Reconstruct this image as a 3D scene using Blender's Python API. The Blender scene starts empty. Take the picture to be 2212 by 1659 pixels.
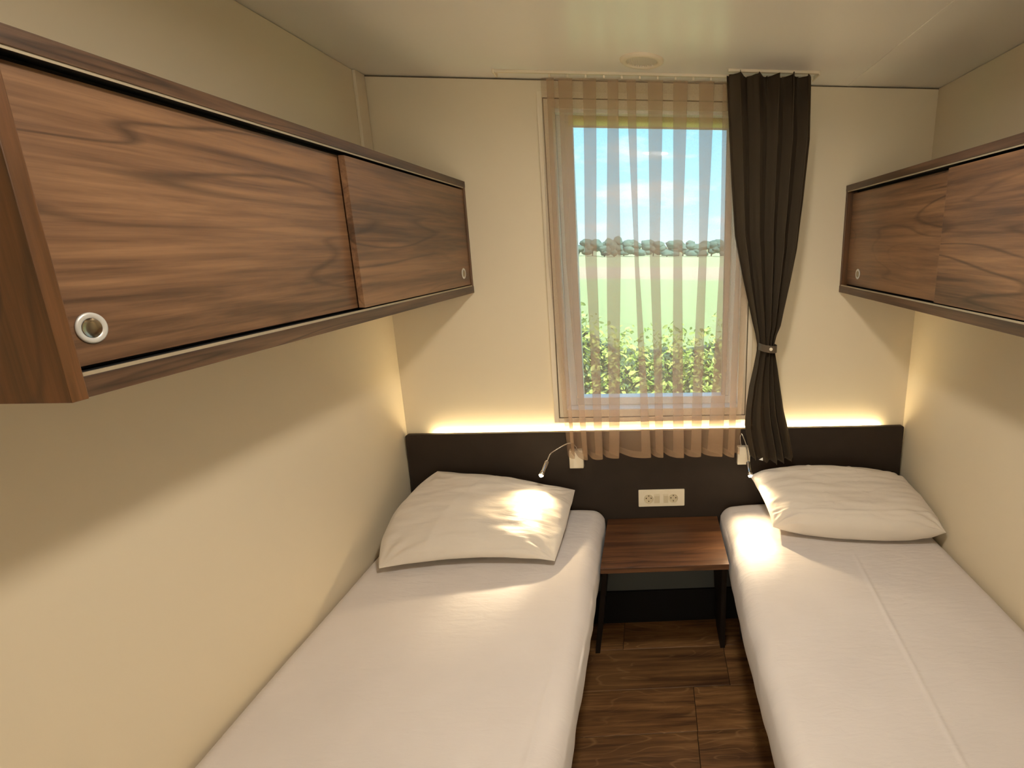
import bpy, bmesh, math, random
from mathutils import Vector, Matrix, noise
random.seed(7)
S = bpy.context.scene
COL = S.collection
R = math.radians

# ------------------------------------------------------------------ camera
f_px, cx, cy = 1123.9, 1474.5, 796.2
W, H = 2212.0, 1659.0
pitch, yaw, roll = -0.2328, 0.0628, 0.0035
cd = bpy.data.cameras.new('camera'); cam = bpy.data.objects.new('camera', cd); COL.objects.link(cam)
fw = Vector((math.sin(yaw)*math.cos(pitch), math.cos(yaw)*math.cos(pitch), math.sin(pitch)))
rt = fw.cross(Vector((0, 0, 1))).normalized(); up = rt.cross(fw)
r2 = rt*math.cos(roll) + up*math.sin(roll); u2 = -rt*math.sin(roll) + up*math.cos(roll)
m = Matrix.Identity(4)
for i in range(3):
    m[i][0] = r2[i]; m[i][1] = u2[i]; m[i][2] = -fw[i]
m[0][3], m[1][3], m[2][3] = -0.0205, -1.92, 1.557
cam.matrix_world = m
cd.sensor_width = 36; cd.sensor_fit = 'HORIZONTAL'
cd.lens = f_px*36/W
cd.shift_x = (W/2-cx)/W
cd.shift_y = (cy-H/2)/W
cd.clip_start = 0.02; cd.clip_end = 3000
S.camera = cam

# ------------------------------------------------------------------ colour management
S.view_settings.view_transform = 'Standard'
S.view_settings.look = 'None'
S.view_settings.gamma = 1
S.view_settings.use_curve_mapping = False
S.view_settings.exposure = 0.6
S.cycles.transparent_max_bounces = 32
S.cycles.max_bounces = 10
S.cycles.diffuse_bounces = 6
S.cycles.sample_clamp_indirect = 6
S.cycles.caustics_reflective = False
S.cycles.caustics_refractive = False

# ------------------------------------------------------------------ world: blue sky with soft clouds
def lin(h):
    h = h.lstrip('#')
    v = [int(h[i:i+2], 16)/255 for i in (0, 2, 4)]
    return tuple(c/12.92 if c <= .04045 else ((c+.055)/1.055)**2.4 for c in v) + (1,)
wd = bpy.data.worlds.new('sky'); S.world = wd; wd.use_nodes = True
nt = wd.node_tree; nt.nodes.clear()
def N(nt, t, **k):
    n = nt.nodes.new(t)
    for a, b in k.items():
        if a == 'inp':
            for x, y in b.items(): n.inputs[x].default_value = y
        else: setattr(n, a, b)
    return n
def ramp(nt, stops, interp='LINEAR'):
    n = nt.nodes.new('ShaderNodeValToRGB'); e = n.color_ramp; e.interpolation = interp
    while len(e.elements) > 1: e.elements.remove(e.elements[-1])
    e.elements[0].position = stops[0][0]; e.elements[0].color = stops[0][1]
    for p, c in stops[1:]:
        x = e.elements.new(p); x.color = c
    return n
tc = N(nt, 'ShaderNodeTexCoord'); sx = N(nt, 'ShaderNodeSeparateXYZ')
nt.links.new(tc.outputs['Generated'], sx.inputs[0])
sky = ramp(nt, [(0, lin('#c9e2ea')), (.06, lin('#aedbec')), (.2, lin('#8cccea')), (.5, lin('#66b2e2')), (1, lin('#4a96d4'))])
nt.links.new(sx.outputs['Z'], sky.inputs[0])
mp = N(nt, 'ShaderNodeMapping', inp={'Scale': (2.2, 2.2, 9.0), 'Location': (.35, .1, .62)})
nt.links.new(tc.outputs['Generated'], mp.inputs[0])
cn = N(nt, 'ShaderNodeTexNoise', inp={'Scale': 2.3, 'Detail': 6, 'Roughness': .55})
nt.links.new(mp.outputs[0], cn.inputs['Vector'])
cr = ramp(nt, [(.50, (0, 0, 0, 1)), (.68, (1, 1, 1, 1))])
nt.links.new(cn.outputs['Fac'], cr.inputs[0])
mx = N(nt, 'ShaderNodeMix', data_type='RGBA'); mx.inputs['B'].default_value = (.72, .74, .77, 1)
nt.links.new(cr.outputs[0], mx.inputs['Factor']); nt.links.new(sky.outputs[0], mx.inputs['A'])
SKY_STRENGTH = 1.7
bg = N(nt, 'ShaderNodeBackground', inp={'Strength': SKY_STRENGTH}); nt.links.new(mx.outputs['Result'], bg.inputs[0])
wo = N(nt, 'ShaderNodeOutputWorld'); nt.links.new(bg.outputs[0], wo.inputs[0])

# ------------------------------------------------------------------ sun (behind the house, on the hedge and the field)
sd = bpy.data.lights.new('sun', 'SUN'); sd.energy = 10; sd.angle = R(.6); sd.color = (1, .95, .84)
sun = bpy.data.objects.new('sun', sd); COL.objects.link(sun)
sun.rotation_euler = (R(42), R(0), R(28))      # shines towards +y, downwards
LAMP_Y = -1.15
CEIL_W, LED_E, READ_W = 158, 58, 3.8
# added cool fill light, unseen behind the camera, shining in through the doorway
hl = bpy.data.lights.new('added_fill_light', 'AREA'); hl.shape = 'RECTANGLE'; hl.size = 1.5; hl.size_y = 1.2; hl.energy = 42; hl.color = (.86, .94, 1.0)
ho = bpy.data.objects.new('added_fill_light', hl); COL.objects.link(ho); ho.location = (0, -3.72, 1.35); ho.rotation_euler = (R(90), 0, R(180))
K_CEIL = (1.0, .905, .765)
K_WARM = (1.0, .76, .44)

# ------------------------------------------------------------------ materials
def mat(name, col='#808080', rough=.6, metal=0, spec=.5, bump=None, emit=None, estr=0, var=None):
    M = bpy.data.materials.new(name); M.use_nodes = True; t = M.node_tree; b = t.nodes['Principled BSDF']
    b.inputs['Base Color'].default_value = lin(col); b.inputs['Roughness'].default_value = rough
    b.inputs['Metallic'].default_value = metal; b.inputs['Specular IOR Level'].default_value = spec
    if emit:
        b.inputs['Emission Color'].default_value = emit; b.inputs['Emission Strength'].default_value = estr
    c = N(t, 'ShaderNodeTexCoord')
    if var:
        sc, c2 = var
        n = N(t, 'ShaderNodeTexNoise', inp={'Scale': sc, 'Detail': 5}); t.links.new(c.outputs['Object'], n.inputs['Vector'])
        x = ramp(t, [(.35, lin(col)), (.7, lin(c2))]); t.links.new(n.outputs['Fac'], x.inputs[0])
        t.links.new(x.outputs[0], b.inputs['Base Color'])
    if bump:
        sc, st, dist = bump
        n = N(t, 'ShaderNodeTexNoise', inp={'Scale': sc, 'Detail': 4}); t.links.new(c.outputs['Object'], n.inputs['Vector'])
        bp = N(t, 'ShaderNodeBump', inp={'Strength': st, 'Distance': dist}); t.links.new(n.outputs['Fac'], bp.inputs['Height'])
        t.links.new(bp.outputs[0], b.inputs['Normal'])
    return M

def wood(name, axis, dark, mid, light, seed=0.0, rough=.42, rings=15.0, veins=.62, across=5.0, along=.55, spec=.5, rnd=0.0, vcol=None):
    """figured wood: fibres along one axis, contour-line figure and dark veins"""
    M = bpy.data.materials.new(name); M.use_nodes = True; t = M.node_tree; b = t.nodes['Principled BSDF']
    L = t.links.new
    c = N(t, 'ShaderNodeTexCoord')
    add = N(t, 'ShaderNodeVectorMath', operation='ADD'); add.inputs[1].default_value = (seed*3.1, seed*5.7, seed*2.3)
    L(c.outputs['Object'], add.inputs[0]); src = add.outputs[0]
    if rnd:
        oi = N(t, 'ShaderNodeObjectInfo'); a2 = N(t, 'ShaderNodeVectorMath', operation='SCALE'); cmb = N(t, 'ShaderNodeCombineXYZ')
        for k in range(3): L(oi.outputs['Random'], cmb.inputs[k])
        L(cmb.outputs[0], a2.inputs[0]); a2.inputs['Scale'].default_value = 37.0
        a3 = N(t, 'ShaderNodeVectorMath', operation='ADD'); L(src, a3.inputs[0]); L(a2.outputs[0], a3.inputs[1]); src = a3.outputs[0]
    def mapped(ac, al):
        s = [ac]*3; s['xyz'.index(axis)] = al
        mm = N(t, 'ShaderNodeMapping', inp={'Scale': s}); L(src, mm.inputs[0]); return mm.outputs[0]
    def math_(op, a, v=None, w=None):
        n = N(t, 'ShaderNodeMath', operation=op); L(a, n.inputs[0])
        if v is not None:
            if hasattr(v, 'is_linked'): L(v, n.inputs[1])
            else: n.inputs[1].default_value = v
        if w is not None: n.inputs[2].default_value = w
        return n.outputs[0]
    big = N(t, 'ShaderNodeTexNoise', inp={'Scale': 1.0, 'Detail': 2.2, 'Roughness': .4, 'Distortion': .25}); L(mapped(across, along), big.inputs['Vector'])
    fib = N(t, 'ShaderNodeTexNoise', inp={'Scale': 1.0, 'Detail': 6, 'Roughness': .65}); L(mapped(90, 3.5), fib.inputs['Vector'])
    tone = N(t, 'ShaderNodeTexNoise', inp={'Scale': 1.0, 'Detail': 4, 'Roughness': .6, 'Distortion': .3}); L(mapped(across*2.4, along*1.3), tone.inputs['Vector'])
    fine = N(t, 'ShaderNodeTexNoise', inp={'Scale': 1.0, 'Detail': 5, 'Roughness': .7, 'Distortion': .6}); L(mapped(55, 2.0), fine.inputs['Vector'])
    ring = math_('PINGPONG', math_('MULTIPLY', big.outputs['Fac'], rings), .5)      # 0..0.5
    vein = ramp(t, [(0, (1, 1, 1, 1)), (.03, (.7, .7, .7, 1)), (.09, (0, 0, 0, 1))]); L(ring, vein.inputs[0])
    fade = N(t, 'ShaderNodeTexNoise', inp={'Scale': 1.0, 'Detail': 3}); L(mapped(across*.9, along*1.9), fade.inputs['Vector'])
    fr = ramp(t, [(.40, (.08, .08, .08, 1)), (.60, (1, 1, 1, 1))]); L(fade.outputs['Fac'], fr.inputs[0])
    vm = math_('MULTIPLY', math_('MULTIPLY', vein.outputs[0], fr.outputs[0]), veins)
    mixv = math_('ADD', math_('ADD', math_('MULTIPLY', tone.outputs['Fac'], .40), math_('MULTIPLY', fib.outputs['Fac'], .28)), math_('MULTIPLY', fine.outputs['Fac'], .32))
    cr_ = ramp(t, [(.40, lin(dark)), (.5, lin(mid)), (.60, lin(light))]); L(mixv, cr_.inputs[0])
    m1 = N(t, 'ShaderNodeMix', data_type='RGBA'); L(vm, m1.inputs['Factor']); L(cr_.outputs[0], m1.inputs['A'])
    dk = lin(vcol) if vcol else [x*.30 for x in lin(dark)[:3]]+[1]; m1.inputs['B'].default_value = dk
    out = m1.outputs['Result']
    if rnd:
        hs = N(t, 'ShaderNodeHueSaturation'); L(out, hs.inputs['Color'])
        L(math_('ADD', math_('MULTIPLY', oi.outputs['Random'], rnd), 1-rnd/2), hs.inputs['Value']); out = hs.outputs[0]
    L(out, b.inputs['Base Color'])
    b.inputs['Specular IOR Level'].default_value = spec
    L(math_('ADD', math_('MULTIPLY', fib.outputs['Fac'], .22), rough-.11), b.inputs['Roughness'])
    bp = N(t, 'ShaderNodeBump', inp={'Strength': .25, 'Distance': .0012}); L(mixv, bp.inputs['Height']); L(bp.outputs[0], b.inputs['Normal'])
    return M

M_WALL = mat('wall_panel_cream', '#dacdb4', .55, spec=.3, bump=(260, .08, .001))
M_CEIL = mat('ceiling_panel_satin', '#e8e3da', .28, spec=.7, bump=(6, .03, .004))
M_TRIM = mat('trim_cream', '#dccfb8', .45)
M_DARKGAP = mat('shadow_gap_brown', '#5a4c38', .7)
M_BASE = mat('baseboard_black_brown', '#100c0a', .75, spec=.2)
M_HEAD = mat('headboard_dark_brown', '#2a211a', .62, spec=.25, bump=(90, .15, .0008), var=(14, '#2f251d'))
M_PVC = mat('window_pvc_white', '#e9e8e6', .3)
M_GASKET = mat('gasket_grey', '#66707a', .5)
M_METAL = mat('anodised_track_beige', '#a3967f', .5, metal=.3)
M_CHROME = mat('satin_chrome', '#d8d2c8', .22, metal=1)
M_PULLRING = mat('pull_ring_matt_silver', '#c9c7c2', .4, metal=.35)
M_CUP = mat('pull_cup_chrome', '#a59c8c', .18, metal=1)
M_BLACK = mat('groove_shade_black', '#0c0a09', .6)
M_PLASTIC = mat('plastic_cream_white', '#e2d6bf', .35)
M_PLASTIC2 = mat('plastic_cream_inset', '#cbbd9f', .35)
M_HOLE = mat('socket_hole_dark', '#4a3722', .7)
M_DRAPE = mat('drape_charcoal_brown', '#5d5143', .85, spec=.15, bump=(500, .25, .0006))
M_BEDBASE = mat('bed_base_black', '#15110e', .7)
M_VENT = mat('vent_grille_grey', '#d8cfc0', .6)
M_SHELL = mat('outer_shell_grey', '#8d8a84', .8)

def fabric(name, col, col2, wr=14, st=.35):
    M = bpy.data.materials.new(name); M.use_nodes = True; t = M.node_tree; b = t.nodes['Principled BSDF']; L = t.links.new
    b.inputs['Roughness'].default_value = .85; b.inputs['Specular IOR Level'].default_value = .2
    b.inputs['Sheen Weight'].default_value = .15
    c = N(t, 'ShaderNodeTexCoord')
    n = N(t, 'ShaderNodeTexNoise', inp={'Scale': 5, 'Detail': 3}); L(c.outputs['Object'], n.inputs['Vector'])
    x = ramp(t, [(.3, lin(col)), (.7, lin(col2))]); L(n.outputs['Fac'], x.inputs[0]); L(x.outputs[0], b.inputs['Base Color'])
    mp = N(t, 'ShaderNodeMapping', inp={'Scale': (1, 3.2, 1)}); L(c.outputs['Object'], mp.inputs[0])
    w = N(t, 'ShaderNodeTexNoise', inp={'Scale': wr, 'Detail': 5, 'Roughness': .55, 'Distortion': .5}); L(mp.outputs[0], w.inputs['Vector'])
    wv = N(t, 'ShaderNodeTexNoise', inp={'Scale': 900, 'Detail': 1}); L(c.outputs['Object'], wv.inputs['Vector'])
    a = N(t, 'ShaderNodeBump', inp={'Strength': st, 'Distance': .006}); L(w.outputs['Fac'], a.inputs['Height'])
    a2 = N(t, 'ShaderNodeBump', inp={'Strength': .15, 'Distance': .0004}); L(wv.outputs['Fac'], a2.inputs['Height']); L(a.outputs[0], a2.inputs['Normal'])
    L(a2.outputs[0], b.inputs['Normal'])
    return M
M_SHEET = fabric('cotton_sheet', '#cfc7c3', '#d5cdc9')
M_PILLOW = fabric('cotton_pillowcase', '#cdc3b8', '#d3cabf', 11, .4)

def sheer_mat():
    M = bpy.data.materials.new('sheer_voile_taupe'); M.use_nodes = True; t = M.node_tree; t.nodes.clear(); L = t.links.new
    c = N(t, 'ShaderNodeTexCoord'); n = N(t, 'ShaderNodeTexNoise', inp={'Scale': 420, 'Detail': 1}); L(c.outputs['Object'], n.inputs['Vector'])
    mr = N(t, 'ShaderNodeMapRange', inp={'From Min': .3, 'From Max': .7, 'To Min': .36, 'To Max': .45}); L(n.outputs['Fac'], mr.inputs[0])
    tr = N(t, 'ShaderNodeBsdfTransparent'); tr.inputs[0].default_value = (1, 1, 1, 1)
    d = N(t, 'ShaderNodeBsdfDiffuse'); d.inputs[0].default_value = lin('#d6b088')
    s = N(t, 'ShaderNodeBsdfTranslucent'); s.inputs[0].default_value = lin('#a09a9c')
    m1 = N(t, 'ShaderNodeMixShader', inp={0: .45}); L(d.outputs[0], m1.inputs[1]); L(s.outputs[0], m1.inputs[2])
    m2 = N(t, 'ShaderNodeMixShader'); L(mr.outputs[0], m2.inputs[0]); L(tr.outputs[0], m2.inputs[1]); L(m1.outputs[0], m2.inputs[2])
    o = N(t, 'ShaderNodeOutputMaterial'); L(m2.outputs[0], o.inputs[0]); return M
M_SHEER = sheer_mat()

def glass_mat():
    M = bpy.data.materials.new('window_glass'); M.use_nodes = True; t = M.node_tree; t.nodes.clear(); L = t.links.new
    c = N(t, 'ShaderNodeTexCoord'); n = N(t, 'ShaderNodeTexNoise', inp={'Scale': 3}); L(c.outputs['Object'], n.inputs['Vector'])
    mr = N(t, 'ShaderNodeMapRange', inp={'To Min': .01, 'To Max': .02}); L(n.outputs['Fac'], mr.inputs[0])
    tr = N(t, 'ShaderNodeBsdfTransparent'); tr.inputs[0].default_value = (.93, .97, .96, 1)
    g = N(t, 'ShaderNodeBsdfGlossy', inp={'Roughness': .02})
    m2 = N(t, 'ShaderNodeMixShader'); L(mr.outputs[0], m2.inputs[0]); L(tr.outputs[0], m2.inputs[1]); L(g.outputs[0], m2.inputs[2])
    o = N(t, 'ShaderNodeOutputMaterial'); L(m2.outputs[0], o.inputs[0]); return M
M_GLASS = glass_mat()

WD = ('#4c3524', '#6e4f37', '#876446')
M_DOOR_A = wood('walnut_door_a', 'y', *WD, seed=1.3)
M_DOOR_B = wood('walnut_door_b', 'y', *WD, seed=4.9)
M_DOOR_C = wood('walnut_door_c', 'y', *WD, seed=8.2)
M_DOOR_D = wood('walnut_door_d', 'y', *WD, seed=11.7)
M_BOARD = wood('walnut_board', 'y', '#2c1d16', '#4b3525', '#674b36', seed=6.1, across=12, along=.8)
M_SIDE = wood('walnut_side', 'z', '#35210f', '#553619', '#6c4526', seed=2.2, across=5, along=.7)
M_TABLE = wood('walnut_table', 'x', '#38200f', '#5a3820', '#6d4829', seed=3.4, across=9, along=.9, rough=.5)
M_TLEG = mat('table_leg_dark', '#1b130e', .7, spec=.25, var=(20, '#231912'))
M_PLANK = wood('oak_plank_brown', 'x', '#4e321e', '#7a5432', '#9c7146', seed=5.5, across=8, along=1.9, rings=17, veins=.45, rough=.45, rnd=.35, vcol='#b48a5c')

# ------------------------------------------------------------------ mesh helpers
ORIG = {}
def tag(o, label=None, cat=None, group=None, kind=None):
    if label: o['label'] = label
    if cat: o['category'] = cat
    if group: o['group'] = group
    if kind: o['kind'] = kind
    return o
def empty(name, loc, label, cat, group=None):
    o = bpy.data.objects.new(name, None); o.empty_display_size = .05; COL.objects.link(o); o.location = loc; ORIG[o.name] = Vector(loc)
    return tag(o, label, cat, group)
def put(name, bm, mt, parent=None, smooth=False, origin=None, label=None, cat=None, group=None, kind=None):
    """link a bmesh in world coordinates as one object under parent"""
    if origin is None:
        if bm.verts:
            lo = [min(v.co[k] for v in bm.verts) for k in range(3)]; hi = [max(v.co[k] for v in bm.verts) for k in range(3)]
            origin = Vector(((lo[0]+hi[0])/2, (lo[1]+hi[1])/2, lo[2]))
        else: origin = Vector((0, 0, 0))
    origin = Vector(origin)
    for v in bm.verts: v.co -= origin
    bmesh.ops.recalc_face_normals(bm, faces=bm.faces) if not bm.faces or len(bm.faces) < 60000 else None
    me = bpy.data.meshes.new(name); bm.to_mesh(me); bm.free()
    for mm in (mt if isinstance(mt, (list, tuple)) else [mt]): me.materials.append(mm)
    if smooth:
        me.polygons.foreach_set('use_smooth', [True]*len(me.polygons))
    o = bpy.data.objects.new(name, me); COL.objects.link(o); ORIG[o.name] = origin.copy()
    if parent:
        o.parent = parent; o.location = origin-ORIG[parent.name]
    else: o.location = origin
    return tag(o, label, cat, group, kind)
def box(x0, x1, y0, y1, z0, z1, bev=0.0, bm=None, seg=2):
    b = bmesh.new()
    vs = [b.verts.new((x, y, z)) for x in (x0, x1) for y in (y0, y1) for z in (z0, z1)]
    for q in ((0, 1, 3, 2), (4, 6, 7, 5), (0, 4, 5, 1), (2, 3, 7, 6), (0, 2, 6, 4), (1, 5, 7, 3)):
        b.faces.new([vs[i] for i in q])
    bmesh.ops.recalc_face_normals(b, faces=b.faces)
    if bev: bmesh.ops.bevel(b, geom=list(b.edges), offset=bev, segments=seg, affect='EDGES', profile=.6)
    if bm is None: return b
    return join(bm, b)
def join(bm, b):
    me = bpy.data.meshes.new('tmp'); b.to_mesh(me); b.free(); bm.from_mesh(me); bpy.data.meshes.remove(me); return bm
def prism(poly, axis, a0, a1, bev=0.0):
    """extrude a 2-D polygon along an axis; poly in the two other axes' order"""
    b = bmesh.new(); o = [k for k in range(3) if k != axis]
    def P(p, a):
        c = [0, 0, 0]; c[o[0]] = p[0]; c[o[1]] = p[1]; c[axis] = a; return c
    A = [b.verts.new(P(p, a0)) for p in poly]; B = [b.verts.new(P(p, a1)) for p in poly]
    b.faces.new(A); b.faces.new(B[::-1]); n = len(poly)
    for i in range(n): b.faces.new([A[i], B[i], B[(i+1) % n], A[(i+1) % n]])
    bmesh.ops.recalc_face_normals(b, faces=b.faces)
    if bev: bmesh.ops.bevel(b, geom=list(b.edges), offset=bev, segments=2, affect='EDGES', profile=.6)
    return b
def lathe(prof, center, normal, n=40, bm=None, closed=False):
    """profile [(radius, height)] turned about the axis normal through center"""
    b = bmesh.new(); nz = Vector(normal).normalized(); q = Vector((0, 0, 1)).rotation_difference(nz); rings = []
    for r, h in prof:
        if r < 1e-6: rings.append([b.verts.new(q @ Vector((0, 0, h)) + Vector(center))])
        else: rings.append([b.verts.new(q @ Vector((r*math.cos(2*math.pi*i/n), r*math.sin(2*math.pi*i/n), h)) + Vector(center)) for i in range(n)])
    for a, c in zip(rings, rings[1:] + ([rings[0]] if closed else [])):
        for i in range(n):
            j = (i+1) % n
            if len(a) == 1 and len(c) == 1: continue
            if len(a) == 1: b.faces.new([a[0], c[i], c[j]])
            elif len(c) == 1: b.faces.new([a[i], c[0], a[j]])
            else: b.faces.new([a[i], c[i], c[j], a[j]])
    bmesh.ops.recalc_face_normals(b, faces=b.faces)
    if bm is None: return b
    return join(bm, b)
def smooth_path(pts, k=8):
    out = []; P = [Vector(p) for p in pts]; P = [P[0]*2-P[1]]+P+[P[-1]*2-P[-2]]
    for i in range(1, len(P)-2):
        for j in range(k):
            t = j/k; a, b, c, d = P[i-1:i+3]
            out.append(.5*((2*b)+(c-a)*t+(2*a-5*b+4*c-d)*t*t+(3*b-a-3*c+d)*t**3))
    out.append(P[-2]); return out
def tube(path, rad, n=12):
    b = bmesh.new(); rings = []; up_ = Vector((0, 1, .1)).normalized()
    for i, p in enumerate(path):
        d = (path[min(i+1, len(path)-1)]-path[max(i-1, 0)]).normalized(); a = d.cross(up_).normalized(); c = d.cross(a)
        r = rad(i/(len(path)-1)) if callable(rad) else rad
        rings.append([b.verts.new(p+a*r*math.cos(2*math.pi*k/n)+c*r*math.sin(2*math.pi*k/n)) for k in range(n)])
    for A, B in zip(rings, rings[1:]):
        for k in range(n): b.faces.new([A[k], A[(k+1) % n], B[(k+1) % n], B[k]])
    b.faces.new(rings[0]); b.faces.new(rings[-1][::-1]); return b
def clamp(x, a=0., b=1.): return max(a, min(b, x))
def sst(x): x = clamp(x); return x*x*(3-2*x)
def nz(x, y, z=0., s=1.): return noise.noise(Vector((x*s, y*s, z*s)))

# ------------------------------------------------------------------ the room
XL, XR, ZC, YF = -.944, .987, 2.09, -2.35
T = .06
put('wall_left', box(XL-T, XL, YF-T, .12, -.05, ZC-.002), M_WALL, kind='structure')
put('wall_right', box(XR, XR+T, YF-T, .12, -.05, ZC-.002), M_WALL, kind='structure')
wf = box(XL-T, -.40, YF-T, YF, -.05, ZC-.002); box(.40, XR+T, YF-T, YF, -.05, ZC-.002, bm=wf); box(-.40, .40, YF-T, YF, 1.98, ZC-.002, bm=wf)
put('wall_front', wf, M_WALL, kind='structure')
# unseen room and doorway, added to let the fill light in
put('floor_fill_room', box(-1.25, 1.25, -3.85, YF-T-.001, -.05, 0), M_TABLE, kind='structure')
put('ceiling_fill_room', box(-1.25, 1.25, -3.85, YF-T-.001, ZC, ZC+T), M_CEIL, kind='structure')
wh = box(-1.31, -1.25, -3.85, YF-T-.001, -.05, ZC); box(1.25, 1.31, -3.85, YF-T-.001, -.05, ZC, bm=wh); box(-1.31, 1.31, -3.91, -3.85, -.05, ZC+T, bm=wh)
box(-1.31, XL-T-.001, YF-T-.06, YF-T-.001, -.05, ZC, bm=wh); box(XR+T+.001, 1.31, YF-T-.06, YF-T-.001, -.05, ZC, bm=wh)
put('wall_fill_room', wh, M_WALL, kind='structure')
put('ceiling', box(XL-T, XR+T, YF-T, .12, ZC, ZC+T), M_CEIL, kind='structure')
# back wall around the window opening
OX0, OX1, OZ0, OZ1 = -.345, .322, .940, 2.006
b = box(XL-T, OX0, 0, .12, -.05, ZC-.004); box(OX1, XR+T, 0, .12, -.05, ZC-.004, bm=b)
box(OX0, OX1, 0, .12, -.05, OZ0, bm=b); box(OX0, OX1, 0, .12, OZ1, ZC-.004, bm=b)
put('wall_back', b, M_WALL, kind='structure')
put('ceiling_shade_line', box(XL+.0001, XR, -.0015, 0, ZC-.0040, ZC-.0018), M_DARKGAP, kind='structure')              # dark strip painting the shadow line under the ceiling
put('trim_2', box(XL, XL+.010, -.062, -.004, 1.768, ZC-.001, .002), M_TRIM, kind='structure')            # corner cover above the cabinet
put('trim_3', box(.661, .673, YF, -.002, ZC-.0022, ZC, .001), M_CEIL, kind='structure')                    # ceiling joint cover
put('baseboard_back', box(XL, XR, -.014, 0, 0, .150, .002), M_BASE, kind='structure')
put('trim_4', box(XL, XR, -.004, 0, .150, .41), mat('lower_panel_grey', '#4e4e4b', .8, spec=.2), kind='structure')
# floor with planks
floor = put('floor', box(XL, XR, YF, 0, -.05, -.0085), M_BASE, kind='structure')
rows = [0, -.163, -.357, -.535, -.715, -.895, -1.075, -1.255, -1.435, -1.615, -1.795, -1.975, -2.155, YF]
joints = {0: [-.142, .9], 1: [-.6, .256], 2: [-.8, .121], 3: [-.45, .119], 4: [-.1, .7]}
for i in range(len(rows)-1):
    xs = [XL]+joints.get(i, [XL+.35+(i*.37) % .9, XL+1.2+(i*.31) % .5])+[XR]
    for a, c in zip(xs, xs[1:]):
        if c-a < .02: continue
        put('plank', box(a+.0009, c-.0009, rows[i+1]+.0009, rows[i]-.0009, -.0085, 0, .0009, seg=1), M_PLANK, floor)

# window
def ring_frame(x0, x1, z0, z1, w, y0, y1, bev=.0015):
    b = bmesh.new()
    for a in ((x0, x0+w, z0, z1), (x1-w, x1, z0, z1), (x0+w, x1-w, z1-w, z1), (x0+w, x1-w, z0, z0+w)):
        box(a[0], a[1], y0, y1, a[2], a[3], bev, bm=b)
    return b
win = put('window_1', ring_frame(OX0-.043, OX1+.040, .897, 2.049, .018, -.016, 0), M_TRIM, kind='structure')
put('casing_panel', ring_frame(OX0-.022, OX1+.019, .918, 2.028, .028, -.011, .0, .001), M_TRIM, win)
put('window_reveal', ring_frame(OX0, OX1, OZ0, OZ1, .006, .0, .075, .0005), M_PVC, win)
fr = put('window_frame', ring_frame(OX0+.006, OX1-.006, OZ0+.006, OZ1-.006, .030, .050, .105, .003), M_PVC, win)
put('casing_groove', ring_frame(OX0-.025, OX1+.022, .915, 2.031, .0032, -.0125, -.001, .0), M_DARKGAP, win)
sash = put('sash', ring_frame(OX0+.030, OX1-.030, OZ0+.0, OZ1+.008, .030, .062, .098, .003), M_PVC, fr)
GX0, GX1, GZ0, GZ1 = OX0+.058, OX1-.060, .968, 1.985
put('gasket', ring_frame(GX0-.002, GX1+.002, GZ0-.002, GZ1+.002, .004, .066, .075, .0005), M_GASKET, fr)
put('pane', box(GX0-.004, GX1+.004, .078, .084, GZ0-.004, GZ1+.004), M_GLASS, fr)

rbld = empty('roller_blind', ((OX0+OX1)/2, .03, 1.95), 'cream roller blind rolled up to the top of the window', 'blind')
def blind_mat():
    M = bpy.data.materials.new('blind_cloth_cream'); M.use_nodes = True; t = M.node_tree; t.nodes.clear(); L = t.links.new
    c = N(t, 'ShaderNodeTexCoord'); n = N(t, 'ShaderNodeTexNoise', inp={'Scale': 300}); L(c.outputs['Object'], n.inputs['Vector'])
    r_ = ramp(t, [(.3, lin('#f0e7b4')), (.7, lin('#f4edc4'))]); L(n.outputs['Fac'], r_.inputs[0])
    d = N(t, 'ShaderNodeBsdfDiffuse'); s_ = N(t, 'ShaderNodeBsdfTranslucent'); L(r_.outputs[0], d.inputs[0]); L(r_.outputs[0], s_.inputs[0])
    m1 = N(t, 'ShaderNodeMixShader', inp={0: .8}); L(d.outputs[0], m1.inputs[1]); L(s_.outputs[0], m1.inputs[2])
    o = N(t, 'ShaderNodeOutputMaterial'); L(m1.outputs[0], o.inputs[0]); return M
put('blind_cassette', box(OX0+.008, OX1-.008, .004, .040, 1.990, 2.0055, .003), M_PVC, rbld)
put('blind_cloth', box(OX0+.050, OX1-.050, .044, .0446, 1.958, 1.990), blind_mat(), rbld)
put('bottom_bar', box(OX0+.048, OX1-.048, .041, .048, 1.952, 1.958, .0012), M_PVC, rbld)

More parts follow.
